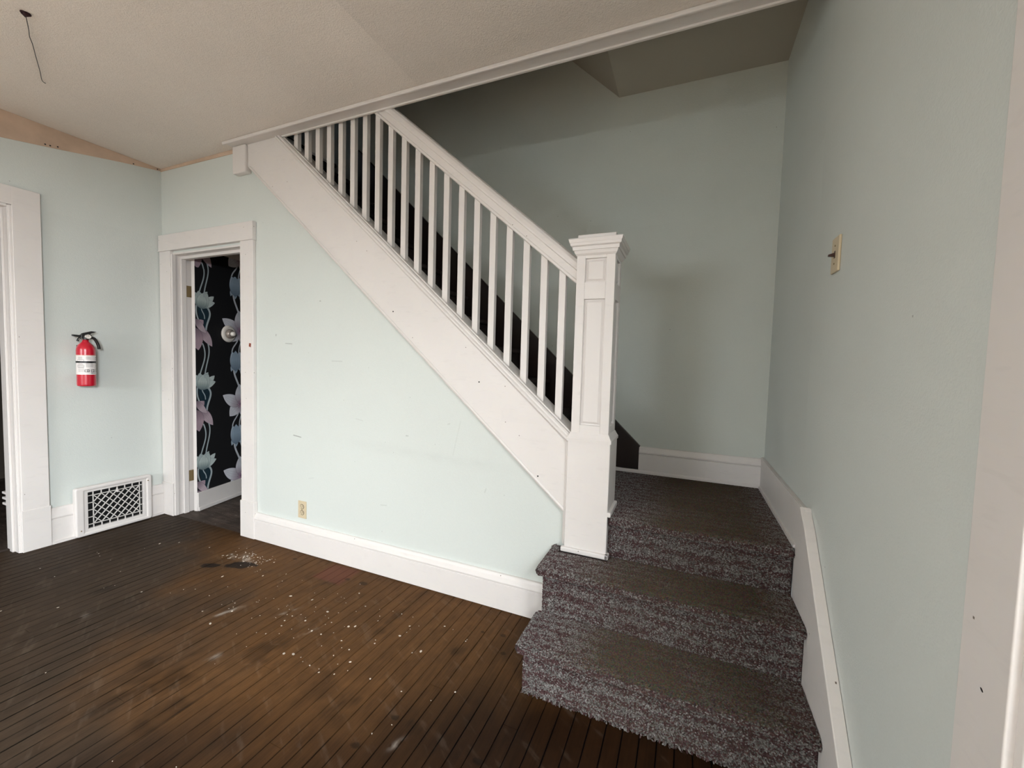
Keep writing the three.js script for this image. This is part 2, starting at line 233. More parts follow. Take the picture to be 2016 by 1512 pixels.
// ---------------------------------------------------------------- baseboards
const baseProfile = (h, t = 0.02, cap = 0.05) => [[0, 0], [t, 0], [t, h - cap - 0.004], [t - 0.006, h - cap], [t + 0.002, h - cap + 0.004], [t + 0.003, h - cap + 0.012], [t - 0.004, h - 0.014], [t - 0.010, h - 0.003], [t - 0.014, h], [0, h]];
tag(mesh('baseboard_stair', sweep(baseProfile(0.188, 0.024), [1.105, 0.002, 0], [3.345, 0.002, 0], [0, 0, 1]), M.white), 'tall white baseboard under the mint wall between door and stair', 'baseboard', 'structure');
tag(mesh('baseboard_left', [sweep(baseProfile(0.243, 0.022, 0.075), [0, 0.002, 0.03], [0, 0.002, 0.668], [1, 0, 0]), box(0.0, 0.03, 0.002, 0.02, 0.03, 0.668)], M.white), 'white baseboard behind the floor register', 'baseboard', 'structure');
tag(mesh('baseboard_back', [sweep(baseProfile(0.172, 0.02, 0.045), [3.605, 0.606, -D], [W, 0.606, -D], [0, 0, 1]), sweep([[0, 0], [0.03, 0], [0.03, 0.012], [0.022, 0.02], [0, 0.02]], [3.40, 0.606, -D], [W, 0.606, -D], [0, 0, 1])], M.white), 'white baseboard along the back of the landing', 'baseboard', 'structure');
// right side: level along the landing, then a raked skirt down beside the steps
const baseRight = group('baseboard_right', 'white board stepping down the right wall beside the carpeted steps', 'baseboard', 'structure');
mesh('landing_board', [prismX([[-D, 0.603], [0.045, 0.603], [0.075, 0.66], [0.140, 0.775], [0.135, 0.785], [-D, 0.785]], W - 0.018, W - 0.0005, 0), prismX([[-D, 0.735], [0.118, 0.735], [0.14, 0.775], [0.135, 0.787], [-D, 0.787]], W - 0.014, W - 0.0005), prismX([[-D, 0.603], [0.04, 0.603], [0.048, 0.62], [-D, 0.62]], W - 0.026, W - 0.0005)], M.white, baseRight);
{
  const yt = z => 0.735 - 1.035 * (z - 0.205);
  mesh('raked_skirt', prismX([[0.04, 0.2], [0.04, 0.6], [0.145, 0.80], [0.205, 0.735], [0.90, yt(0.90)], [0.90, 0.0], [0.3, 0.0]], W - 0.02, W - 0.0005), M.white, baseRight);
  const t = 0.014;
  mesh('skirt_cap', prismX([[0.135, 0.786], [0.205, 0.735], [0.90, yt(0.90)], [0.90 + t * 0.7, yt(0.90) + t * 0.7], [0.205 + t * 0.7, 0.735 + t * 0.7], [0.14, 0.80]], W - 0.034, W - 0.0005, 0.003), M.white, baseRight);
}

// ---------------------------------------------------------------- trim: ceiling edge, casings
const trim1 = group('trim_1', 'white painted moulding along the ceiling edge above the stair', 'moulding', 'structure');
mesh('flat_strip', box(0.92, W, H - 0.012, H - 0.0005, 0.022, 0.088, 0.002), M.white, trim1);
mesh('bead', [box(0.905, W, H - 0.020, H - 0.0005, 0.086, 0.102, 0.005), box(0.92, W, H - 0.02, H - 0.001, 0.012, 0.026, 0.003)], M.white, trim1);
tag(mesh('trim_2', [box(0.928, 1.062, 2.543, H - 0.013, 0.0, 0.048, 0.010)], M.whiteClean), 'small white block under the ceiling at the top end of the sloping stair board', 'trim block', 'structure');
// casing round the door opening in the stair wall
const cas1 = group('trim_3', 'white wooden casing round the narrow door opening beside the stair', 'door casing', 'structure');
mesh('side_casing', box(0.006, 0.146, 0.262, 2.095, -0.0, 0.024, 0.003), M.white, cas1);
mesh('side_casing', box(0.966, 1.100, 0.262, 2.095, -0.0, 0.024, 0.003), M.white, cas1);
mesh('plinth_block', box(0.002, 0.148, 0.001, 0.264, 0.0, 0.03, 0.003), M.white, cas1);
mesh('plinth_block', box(0.960, 1.106, 0.001, 0.264, 0.0, 0.03, 0.003), M.white, cas1);
mesh('head_casing', [box(0.004, 1.104, 2.093, 2.218, 0.0, 0.030, 0.003), box(0.001, 1.108, 2.092, 2.099, 0.0, 0.034, 0.002)], M.white, cas1);
mesh('jamb', [box(0.134, 0.150, 0.001, 2.075, -0.135, 0.004, 0.002), box(0.150, 0.163, 0.001, 2.055, -0.08, -0.045, 0.002), box(0.141, 0.156, 0.001, 2.07, -0.012, 0.016, 0.003)], M.white, cas1);
mesh('jamb', [box(0.970, 0.986, 0.001, 2.075, -0.135, 0.004, 0.002), box(0.957, 0.970, 0.001, 2.055, -0.08, -0.045, 0.002)], M.white, cas1);
mesh('head_jamb', [box(0.134, 0.986, 2.065, 2.08, -0.135, 0.004, 0.002), box(0.15, 0.97, 2.042, 2.065, -0.08, -0.045, 0.002)], M.white, cas1);
for (const y of [0.30, 1.80]) {
  const h = mesh('hinge', box(0.150, 0.1525, y - 0.045, y + 0.045, -0.13, -0.084), M.brass, cas1);
  const k = new THREE.CylinderGeometry(0.0055, 0.0055, 0.095, 10); k.translate(0.155, y, -0.137); mesh('hinge_knuckle', k, M.brass, h);
}
// papered wall in the passage, running away from the opening at a slant
const paper = canvasTex(1024, 2048, c => {
  // one metre wide, two metres tall: t = x / 1024, y = 2 - py / 1024
  c.fillStyle = '#07080d'; c.fillRect(0, 0, 1024, 2048);
  const X = t => t * 1024, Y = y => 2048 - y * 1024;
  // a petal from its foot to its tip, w wide, bowed to one side
  const petal = (t0, y0, t1, y1, w, bow, tip, foot) => {
    const x0 = X(t0), a0 = Y(y0), x1 = X(t1), a1 = Y(y1), dx = x1 - x0, dy = a1 - a0, L = Math.hypot(dx, dy), nx = -dy / L, ny = dx / L, W = w * 512, B = bow * 1024;
    const P = (k, o) => [x0 + dx * k + nx * (o * W + B * Math.sin(k * Math.PI)), a0 + dy * k + ny * (o * W + B * Math.sin(k * Math.PI))];
    const g = c.createLinearGradient(x0, a0, x1, a1); g.addColorStop(0, foot); g.addColorStop(0.55, tip); g.addColorStop(1, tip);
    c.beginPath(); c.moveTo(x0, a0); c.bezierCurveTo(...P(0.12, 1.15), ...P(0.62, 1.35), x1, a1); c.bezierCurveTo(...P(0.62, -1.35), ...P(0.12, -1.15), x0, a0); c.fillStyle = g; c.fill();
    c.strokeStyle = 'rgba(40,48,62,0.45)'; c.lineWidth = 2; c.stroke();
    c.strokeStyle = 'rgba(70,80,98,0.30)'; c.lineWidth = 1.5; for (const o of [-0.45, 0, 0.45]) { c.beginPath(); c.moveTo(x0, a0); c.bezierCurveTo(...P(0.2, o), ...P(0.6, o * 1.1), ...P(0.88, o * 0.3)); c.stroke(); }
  };
  const stem = (p, w, col) => { c.strokeStyle = col; c.lineWidth = w; c.lineCap = 'round'; c.beginPath(); c.moveTo(X(p[0]), Y(p[1])); c.bezierCurveTo(X(p[2]), Y(p[3]), X(p[4]), Y(p[5]), X(p[6]), Y(p[7])); c.stroke(); };
  const P = 0.67;
  const draw = (ox, k) => {
    const b = 0.405 + k * P, T = (...p) => p.map((v, i) => i % 2 ? b + v : ox + v);
    // teal leaf and stems below the lotus
    c.fillStyle = '#0f2c38'; c.beginPath(); c.moveTo(X(ox + 0.02), Y(b - 0.04)); c.bezierCurveTo(X(ox + 0.02), Y(b - 0.17), X(ox + 0.075), Y(b - 0.2), X(ox + 0.085), Y(b - 0.3)); c.bezierCurveTo(X(ox + 0.1), Y(b - 0.2), X(ox + 0.15), Y(b - 0.15), X(ox + 0.12), Y(b - 0.04)); c.fill();
    const S = '#aebcc0'; stem(T(0.012, -0.05, -0.005, -0.16, 0.06, -0.18, 0.08, -0.30), 13, S); stem(T(0.115, -0.06, 0.175, -0.13, 0.08, -0.17, 0.098, -0.30), 17, S); stem(T(0.055, -0.06, 0.055, -0.1, 0.085, -0.1, 0.085, -0.15), 9, S);
    // pink flower that hangs from behind the edge
    const f = b - 0.28; const q = (a, e, d, g, w, bow, tip = '#b8a1ac', foot = '#7a6873') => petal(ox + a, f + e, ox + d, f + g, w, bow, tip, foot);
    q(-0.02, 0.03, -0.03, -0.15, 0.11, 0); q(0.01, 0.06, 0.075, 0.115, 0.07, 0); q(0.03, 0.05, 0.155, -0.10, 0.085, -0.014, '#c4b0ba'); q(-0.01, 0.05, 0.025, -0.135, 0.12, -0.012, '#b39ca7'); q(0.0, 0.12, 0.10, 0.01, 0.06, 0.01, '#c8b6bf');
    // its two stems down to the next lotus
    stem(T(0.065, -0.36, 0.115, -0.47, 0.06, -0.52, 0.03, -0.64), 12, S); stem(T(0.115, -0.36, 0.145, -0.45, 0.09, -0.52, 0.08, -0.64), 12, S);
    // pale lotus: two leaves to the right, a round cup of broad petals
    const l = (a, e, d, g, w, bow, tip = '#bccac8', foot = '#6d7f82') => petal(ox + a, b + e, ox + d, b + g, w, bow, tip, foot);
    l(0.03, -0.02, -0.03, 0.06, 0.07, 0); l(0.05, 0.0, 0.115, 0.075, 0.05, 0); l(0.09, -0.02, 0.175, 0.045, 0.055, 0.008, '#c9d5d3'); l(0.06, -0.055, 0.185, -0.008, 0.07, -0.014, '#c4d1cf'); l(0.06, -0.07, 0.03, 0.07, 0.11, 0, '#aebfbe'); l(0.06, -0.072, 0.115, 0.06, 0.10, -0.012, '#b9c8c6'); l(0.05, -0.072, 0.065, 0.055, 0.10, 0.006, '#c0cecb');
    // right column: stems, blue tulip, white star flower
    const u = 0.575 + k * P, s = 0.85 + k * P, R = '#c9cfd6';
    const U = (...p) => p.map((v, i) => i % 2 ? v + k * P : ox + v);
    stem(U(0.375, 0.50, 0.38, 0.42, 0.43, 0.38, 0.45, 0.28), 19, R); stem(U(0.44, 0.50, 0.46, 0.46, 0.47, 0.40, 0.48, 0.34), 12, R);
    stem(U(0.435, 0.80, 0.40, 0.70, 0.35, 0.72, 0.355, 0.62), 13, R); stem(U(0.47, 0.80, 0.45, 0.72, 0.43, 0.72, 0.43, 0.62), 12, R);
    const z = (a, e, d, g, w, bow, tip = '#a9bccb', foot = '#6f8396') => petal(ox + a, u + e, ox + d, u + g, w, bow, tip, foot);
    z(0.37, -0.02, 0.345, -0.095, 0.04, 0); z(0.40, -0.02, 0.395, -0.115, 0.05, 0); z(0.43, -0.02, 0.455, -0.095, 0.05, 0);
    z(0.395, -0.085, 0.355, 0.085, 0.10, 0.01, '#b4c6d4'); z(0.40, -0.085, 0.445, 0.085, 0.10, -0.01, '#aebfce'); z(0.395, -0.09, 0.395, 0.095, 0.11, 0, '#9db2c4');
    const w = (d, g, v, bow) => petal(ox + 0.45, s, ox + d, s + g, v, bow, '#d9dbe3', '#9a8798');
    w(0.60, 0.10, 0.10, 0); w(0.60, -0.06, 0.10, 0); w(0.52, -0.15, 0.10, 0); w(0.325, -0.10, 0.125, 0.02); w(0.255, 0.095, 0.115, -0.012); w(0.435, 0.185, 0.12, 0.0);
    for (let j = 0; j < 5; j++) petal(ox + 0.45, s, ox + 0.45 + 0.045 * Math.cos(1.6 + j * 0.8), s + 0.045 * Math.sin(1.6 + j * 0.8), 0.016, 0, '#c39db2', '#86647c');
  };
  for (let k = -1; k < 4; k++) { draw(0, k); draw(0.56, k); }
});
const wallPaper = group('wall_papered', 'black wallpaper with pale flowers seen through the narrow door opening', 'wall', 'structure');
wallPaper.position.set(0.193, 0, -0.122); wallPaper.rotation.y = Math.PI / 2 + Math.atan(0.25);
// local: x runs away along the wall, +z faces the opening
{
  const body = box(0, 1.0, 0, 2.39, -0.03, 0); mesh('wall_board', body, M.whiteClean, wallPaper);
  const p = new THREE.BoxGeometry(1.0, 2.0, 0.001); p.translate(0.5, 1.155, 0.0007); mesh('wallpaper', p, std({ map: paper, roughness: 0.75 }), wallPaper);
  const shift = 0.155; paper.wrapT = THREE.RepeatWrapping; paper.repeat.set(1, 1); paper.offset.set(0, shift / 2);
  mesh('baseboard', [box(0, 1.0, 0.001, 0.155, 0.0, 0.012, 0.003), box(0, 1.0, 0.001, 0.03, 0.0, 0.02, 0.004)], M.white, wallPaper);
}
// casing of the left doorway
const cas2 = group('trim_4', 'wide white casing of the doorway at the left edge', 'door casing', 'structure');
mesh('side_casing', box(0.0, 0.025, 0.268, 2.294, 0.672, 0.796, 0.003), M.white, cas2);
mesh('plinth_block', box(0.0, 0.03, 0.001, 0.27, 0.668, 0.800, 0.003), M.white, cas2);
mesh('head_casing', box(0.0, 0.0245, 2.182, 2.294, 0.79, 1.86, 0.002), M.white, cas2);
mesh('side_casing', box(0.0, 0.025, 0.002, 2.18, 1.735, 1.86, 0.003), M.white, cas2);
mesh('jamb', [box(-0.155, 0.012, 0.001, 2.18, 0.792, 0.812, 0.002), box(-0.08, -0.04, 0.001, 2.17, 0.812, 0.824, 0.003), box(-0.004, 0.02, 0.001, 2.18, 0.794, 0.808, 0.004)], M.white, cas2);
mesh('head_jamb', [box(-0.155, 0.012, 2.168, 2.186, 0.812, 1.72, 0.002), box(-0.08, -0.04, 2.155, 2.168, 0.824, 1.72, 0.003)], M.white, cas2);
// casing on the right wall
const cas3 = group('trim_5', 'white door casing on the right wall at the picture edge', 'door casing', 'structure');
mesh('side_casing', box(W - 0.022, W, 0.001, 2.2, 1.077, 1.185, 0.003), M.white, cas3);
mesh('jamb', [box(W - 0.012, W + 0.13, 0.001, 2.1, 1.183, 1.203, 0.004)], M.white, cas3);
mesh('head_casing', box(W - 0.022, W, 2.09, 2.2, 1.185, 2.22, 0.003), M.white, cas3);
mesh('side_casing', box(W - 0.022, W, 0.001, 2.09, 2.1, 2.22, 0.003), M.white, cas3);
{ const g = new THREE.CylinderGeometry(0.0015, 0.0015, 0.0012, 6); g.scale(1, 1, 2.4); g.rotateZ(Math.PI / 2); g.rotateX(0.6); g.translate(W - 0.0222, 0.844, 1.135); mesh('paint_chip', g, M.black, cas3); }
// white board hanging at the head of the stair
tag(mesh('trim_6', box(1.53, 1.56, 2.635, 4.3, -0.205, -0.055, 0.003), M.whiteClean), 'white board glimpsed high behind the upper balusters', 'board', 'structure');

// ---------------------------------------------------------------- the stair: three carpeted steps up, then a dark flight to the left
const stair = group('staircase', 'carpeted staircase, three grey steps up and then a dark flight to the left', 'staircase');
const XR = 3.327, XE = W - 0.019, OV = 0.03, NOSE = 0.017;
const YS = [0.201, 0.408, 0.603], ZN = [0.502, 0.280, 0.061];
const pileG = new THREE.IcosahedronGeometry(1, 1);
const PILE = [[0.20, 0.191, 0.183], [0.160, 0.152, 0.145], [0.118, 0.110, 0.104], [0.30, 0.285, 0.277], [0.09, 0.080, 0.075], [0.060, 0.031, 0.032], [0.095, 0.055, 0.055]];
function pileColor(row, u, v, wear) {                                // u, v in metres over the carpet: plum patches in a grey tweed
  const p = sst(0.42, 0.66, 0.26 * (0.5 + 0.5 * Math.sin(v * 120 + 2.2 * noise(u * 9, v * 6, 4))) + 0.44 * noise(u * 30 + v * 26, v * 80, 5) + 0.30 * noise(u * 120, v * 140, 6)), r = rnd();
  let c = rnd() < 0.20 + 0.52 * p ? PILE[5 + (rnd() < 0.5 ? 1 : 0)] : r < 0.30 ? PILE[0] : r < 0.52 ? PILE[1] : r < 0.76 ? PILE[2] : r < 0.85 ? PILE[3] : PILE[4];
  const k = 0.85 + 0.3 * rnd(); c = c.map(q => q * k);
  const soil = [0.072, 0.054, 0.037].map(q => q * (0.6 + 0.8 * rnd()));
  return c.map((q, i) => q + (soil[i] - q) * wear);
}
function addPile(parent, list) {                                      // list of [x, y, z, nx, ny, nz, r, g, b, len]
  const m = new THREE.InstancedMesh(pileG, M.pile, list.length), o = new THREE.Object3D(), n = new THREE.Vector3(), q = new THREE.Quaternion();
  list.forEach((p, i) => {
    n.set(p[3] + rr(-0.35, 0.35), p[4] + rr(-0.35, 0.35), p[5] + rr(-0.35, 0.35)).normalize(); q.setFromUnitVectors(new THREE.Vector3(0, 0, 1), n);
    o.position.set(p[0], p[1], p[2]); o.quaternion.copy(q); const s = rr(0.8, 1.2); o.scale.set(0.0028 * s, 0.0021 * s, p[9] * s); o.updateMatrix(); m.setMatrixAt(i, o.matrix); m.setColorAt(i, lin(p[6], p[7], p[8]));
  });
  m.name = numbered('carpet_pile'); m.userData.kind = 'stuff'; m.castShadow = m.receiveShadow = true; parent.add(m);
}
const PX = 0.0048, PR = 0.0038;
for (let s = 0; s < 3; s++) {
  const yt = YS[s], y0 = s ? YS[s - 1] : 0.0, zf = ZN[s], zr = zf - 0.032, zb = s < 2 ? ZN[s + 1] - 0.032 : -D + 0.0, last = s === 2;
  const xl = last ? 3.567 : XR;
  const geo = [];
  geo.push(box(xl, XE, y0 + (s ? 0.0 : 0.003), yt - 0.02, last ? -0.2 : zb - 0.03, zr));
  if (last) geo.push(box(3.566, XE, yt - 0.035, yt, -0.3, zf, NOSE), box(3.43, XE, yt - 0.03, yt, -D + 0.002, -0.135, 0.003), box(3.566, XE, yt - 0.03, yt, -0.3, -0.1));
  else geo.push(box(XR - OV, XE, yt - 0.035, yt, s === 0 ? zb : 0.003, zf, NOSE));
  const st = mesh('step', geo, M.carpet, stair);
  const L = []; let row = 0;
  const wearAt = (x, z, kind) => { const u = (x - (xl)) / (XE - xl), mid = sst(0.02, 0.42, u) * (1 - 0.75 * sst(0.8, 1.0, u)); return Math.min(0.92, Math.max(0, mid * (kind === 'tread' ? 0.95 : 0.25) * (0.55 + 0.7 * fbm(x * 5, z * 7, 30 + s)))); };
  const put = (x, y, z, nx, ny, nz, kind, len = 0.0032) => { if (rnd() < 0.03) return; const w = wearAt(x, z, kind), c = pileColor(row, x, row * PR, w); L.push([x + rr(-0.0011, 0.0011), y, z, nx, ny, nz, ...c, len]); };
  // tread from the back to the nose
  const xTread = last ? 3.57 : XR - OV + 0.014;
  for (let z = (last ? -D + 0.03 : zb + 0.002); z < zf - NOSE; z += PR) {
    row++;
    const x0 = last ? (z < -0.14 ? 3.44 : 3.572) : (z < 0.045 && s === 1 ? 3.30 : xTread);
    for (let x = x0 + (row % 2) * PX / 2; x < XE - 0.004; x += PX) { if (s === 1 && z < 0.085 && x > 3.34 && x < 3.575) continue; put(x, yt + 0.0008, z, 0, 1, 0.15, 'tread', 0.0026); }
  }
  // round the nose
  for (let a = 0.15; a < 3.0; a += PR / NOSE) { row++; for (let x = (last ? 3.572 : xTread) + (row % 2) * PX / 2; x < XE - 0.004; x += PX) put(x, yt - NOSE + Math.cos(a) * NOSE, zf - NOSE + Math.sin(a) * NOSE, 0, Math.cos(a), Math.sin(a), a < 1 ? 'tread' : 'riser', 0.0032); }
  // riser
  for (let y = yt - 0.038; y > y0 + 0.003; y -= PR) { row++; for (let x = xl + (row % 2) * PX / 2; x < XE - 0.004; x += PX) put(x, y, zr + 0.0008, 0, 0, 1, 'riser', 0.0034); }
  // left ends
  if (!last) {
    for (let y = yt - 0.04; y > y0 + 0.003; y -= PR) { row++; for (let z = zr - 0.002; z > zr - 0.012; z -= PX) put(xl, y, z, -1, 0, 0, 'riser'); }
    for (let a = 0.1; a < 3.1; a += PR / NOSE) { row++; for (let z = zf - 0.016; z > (s ? 0.006 : zb + 0.008); z -= PX) put(XR - OV + NOSE - Math.sin(a) * NOSE, yt - NOSE + Math.cos(a) * NOSE, z, -Math.sin(a), Math.cos(a), 0, 'riser'); }
  }
  // frayed hem along the floor under the lowest riser
  if (s === 0) for (let i = 0; i < 420; i++) { row = i; const x = rr(xl, XE), c = pileColor(i, x, i * 0.1, 0.1); L.push([x, rr(0.003, 0.008), zr + rr(0.002, 0.012), rr(-0.6, 0.6), rr(-0.2, 0.1), 1, ...c, rr(0.004, 0.008)]); }
  addPile(st, L);
}
// small carpeted return in front of the newel and behind it is part of the second step; the upper flight
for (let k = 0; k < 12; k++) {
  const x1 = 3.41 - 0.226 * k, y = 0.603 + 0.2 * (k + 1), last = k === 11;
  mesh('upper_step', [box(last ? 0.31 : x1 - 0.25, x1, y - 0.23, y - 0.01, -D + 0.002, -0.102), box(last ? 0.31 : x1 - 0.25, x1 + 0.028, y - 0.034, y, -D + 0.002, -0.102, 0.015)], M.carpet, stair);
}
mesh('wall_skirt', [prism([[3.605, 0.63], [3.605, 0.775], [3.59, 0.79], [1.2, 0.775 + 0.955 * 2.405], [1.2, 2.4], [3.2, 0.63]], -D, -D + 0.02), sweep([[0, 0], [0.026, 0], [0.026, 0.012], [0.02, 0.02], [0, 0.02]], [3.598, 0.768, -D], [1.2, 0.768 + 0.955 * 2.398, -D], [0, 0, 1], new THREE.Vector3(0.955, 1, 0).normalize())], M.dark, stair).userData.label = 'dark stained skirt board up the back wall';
const yTop = x => 0.962 + 0.885 * (3.361 - x), yBot = x => 0.589 + 0.874 * (3.343 - x);
mesh('stringer', [prism([[3.372, yTop(3.372) - 0.01], [3.372, 0.412], [3.345, 0.43], [3.345, yBot(3.345)], [1.062, yBot(1.062)], [1.062, H - 0.013], [1.37, H - 0.013], [1.37, yTop(1.37) - 0.01]].filter(p => true), 0.0005, 0.028), sweep([[0, 0], [0.008, 0.0], [0.012, 0.008], [0.008, 0.016], [0, 0.016]], [3.345, yBot(3.345), 0.024], [1.08, yBot(1.08), 0.024], [0, 0, 1], new THREE.Vector3(0.874, 1, 0).normalize()), box(3.348, 3.363, 0.43, yTop(3.355), 0.0, 0.036, 0.004)], M.white, stair).userData.label = 'broad white sloping side board';

for (const [x, y] of [[2.868, 1.197], [2.302, 1.577], [3.21, 0.742]]) { const g = new THREE.CylinderGeometry(0.0042, 0.0042, 0.002, 8); g.rotateX(Math.PI / 2); g.translate(x, y, 0.0282); mesh('nail_hole', g, M.black, stair); }
// ---------------------------------------------------------------- railing: cap, balusters, handrail
const rail = group('stair_railing', 'white sloping stair railing of square balusters under a moulded handrail', 'railing');
{
  const nrm = new THREE.Vector3(0.885, 1, 0).normalize(), a = [3.375, yTop(3.375), 0], b = [1.36, yTop(1.36), 0];
  mesh('bottom_rail', sweep([[-0.104, -0.012], [0.028, -0.028], [0.036, -0.028], [0.043, -0.02], [0.043, -0.012], [0.036, -0.006], [0.036, 0.002], [0.03, 0.008], [0.018, 0.010], [0.016, 0.016], [-0.104, 0.016]], a, b, [0, 0, 1], nrm), M.white, rail);
  const yb = x => yTop(x) + 0.018, ht = x => 1.676 + 0.842 * (3.377 - x);   // top of the bottom rail, underside of the handrail
  for (let i = 0; i < 20; i++) {
    const x = 3.293 - 0.0954 * i, w = 0.017, y0 = yb(x), y1 = ht(x);
    mesh('baluster', prism([[x - w, y0 + 0.885 * w], [x + w, y0 - 0.885 * w], [x + w, y1 - 0.842 * w + 0.004], [x - w, y1 + 0.842 * w + 0.004]], -0.030, -0.003, [], 0.0012), M.whiteClean, rail);
  }
  const hn = new THREE.Vector3(0.842, 1, 0).normalize(), A = [3.382, ht(3.382), -0.02], B = [1.35, ht(1.35), -0.02];
  const hp0 = [[-0.034, 0], [-0.022, 0], [0.022, 0], [0.030, 0.004], [0.031, 0.016], [0.027, 0.022], [0.027, 0.060], [0.034, 0.064], [0.036, 0.074], [0.034, 0.095], [0.026, 0.112], [0.010, 0.121], [-0.010, 0.121], [-0.026, 0.112], [-0.034, 0.095], [-0.036, 0.074], [-0.034, 0.064], [-0.027, 0.060], [-0.027, 0.022], [-0.031, 0.016]];
  const hp = hp0.slice(1).map(([o, u]) => [o, u * 0.79]);
  mesh('handrail', sweep(hp, A, B, [0, 0, 1], hn), M.white, rail);
}
// ---------------------------------------------------------------- newel post
const newel = group('newel_post', 'tall white square newel post with panelled sides and stepped cap', 'newel post');
{
  const cx = 3.465, cz = -0.033, sq = (h, y0, y1, r = 0.003) => box(cx - h, cx + h, y0, y1, cz - h, cz + h, r);
  // lower box: on the second step in front, on the landing behind
  mesh('base', [box(cx - 0.1, cx + 0.1, 0.41, 0.952, cz - 0.098, cz + 0.098, 0.004)], M.white, newel);
  const fr = (h0, h1, y0, y1) => { const g = new THREE.CylinderGeometry(h1 * Math.SQRT2, h0 * Math.SQRT2, y1 - y0, 4, 1, false, Math.PI / 4); g.translate(cx, (y0 + y1) / 2, cz); const n = g.toNonIndexed(); n.computeVertexNormals(); return boxUV(n); };
  mesh('shoulder', [fr(0.104, 0.104, 0.945, 0.957), fr(0.104, 0.0985, 0.957, 0.966), fr(0.0985, 0.090, 0.966, 0.984)], M.white, newel);
  // shaft with stiles and rails standing proud of a sunk field, raised panels in them
  const h = 0.088, t = 0.012, core = h - t, P = [[1.022, 1.605], [1.682, 1.790]], m = 0.048;
  const side = (k) => {                                              // k: 0 front, 1 right, 2 back, 3 left
    const g = [], ys = [[0.975, P[0][0]], [P[0][1], P[1][0]], [P[1][1], 1.815]];
    const put = (u0, u1, y0, y1) => g.push(box(u0, u1, y0, y1, core - 0.001, h, 0.0015));
    const e = k % 2 ? core - 0.0005 : h; put(-e, -m, 0.975, 1.815); put(m, e, 0.975, 1.815); for (const [a, b] of ys) put(-m, m, a, b);
    const q = merge(g); q.rotateY(k * Math.PI / 2); q.translate(cx, 0, cz); return boxUV(q);
  };
  mesh('shaft', [sq(core, 0.975, 1.815, 0), side(0), side(1), side(2), side(3)], M.white, newel);
  for (let k = 0; k < 4; k++) for (const [a, b] of P) {
    const e = 0.015, g = new THREE.ExtrudeGeometry(shp([[-m + e, a + e], [m - e, a + e], [m - e, b - e], [-m + e, b - e]]), { depth: 0.001, bevelEnabled: true, bevelSize: e - 0.002, bevelThickness: 0.009, bevelSegments: 1 });
    g.translate(0, 0, core - 0.004); g.rotateY(k * Math.PI / 2); g.translate(cx, 0, cz); mesh('panel', boxUV(g), M.whiteClean, newel);
  }
  mesh('cap', [fr(0.089, 0.096, 1.803, 1.812), fr(0.096, 0.1, 1.812, 1.826), fr(0.105, 0.106, 1.826, 1.841), fr(0.106, 0.114, 1.841, 1.846), fr(0.114, 0.116, 1.846, 1.858), fr(0.118, 0.122, 1.858, 1.872), fr(0.122, 0.1205, 1.872, 1.876), sq(0.088, 1.874, 1.900, 0.005)], M.white, newel);
  mesh('base_moulding', [box(cx - 0.114, cx + 0.112, 0.411, 0.434, cz + 0.09, cz + 0.112, 0.006), box(cx + 0.09, cx + 0.112, 0.411, 0.434, cz + 0.072, cz + 0.112, 0.006), box(cx + 0.09, cx + 0.114, 0.605, 0.630, cz - 0.096, cz + 0.098, 0.006)], M.white, newel);
}

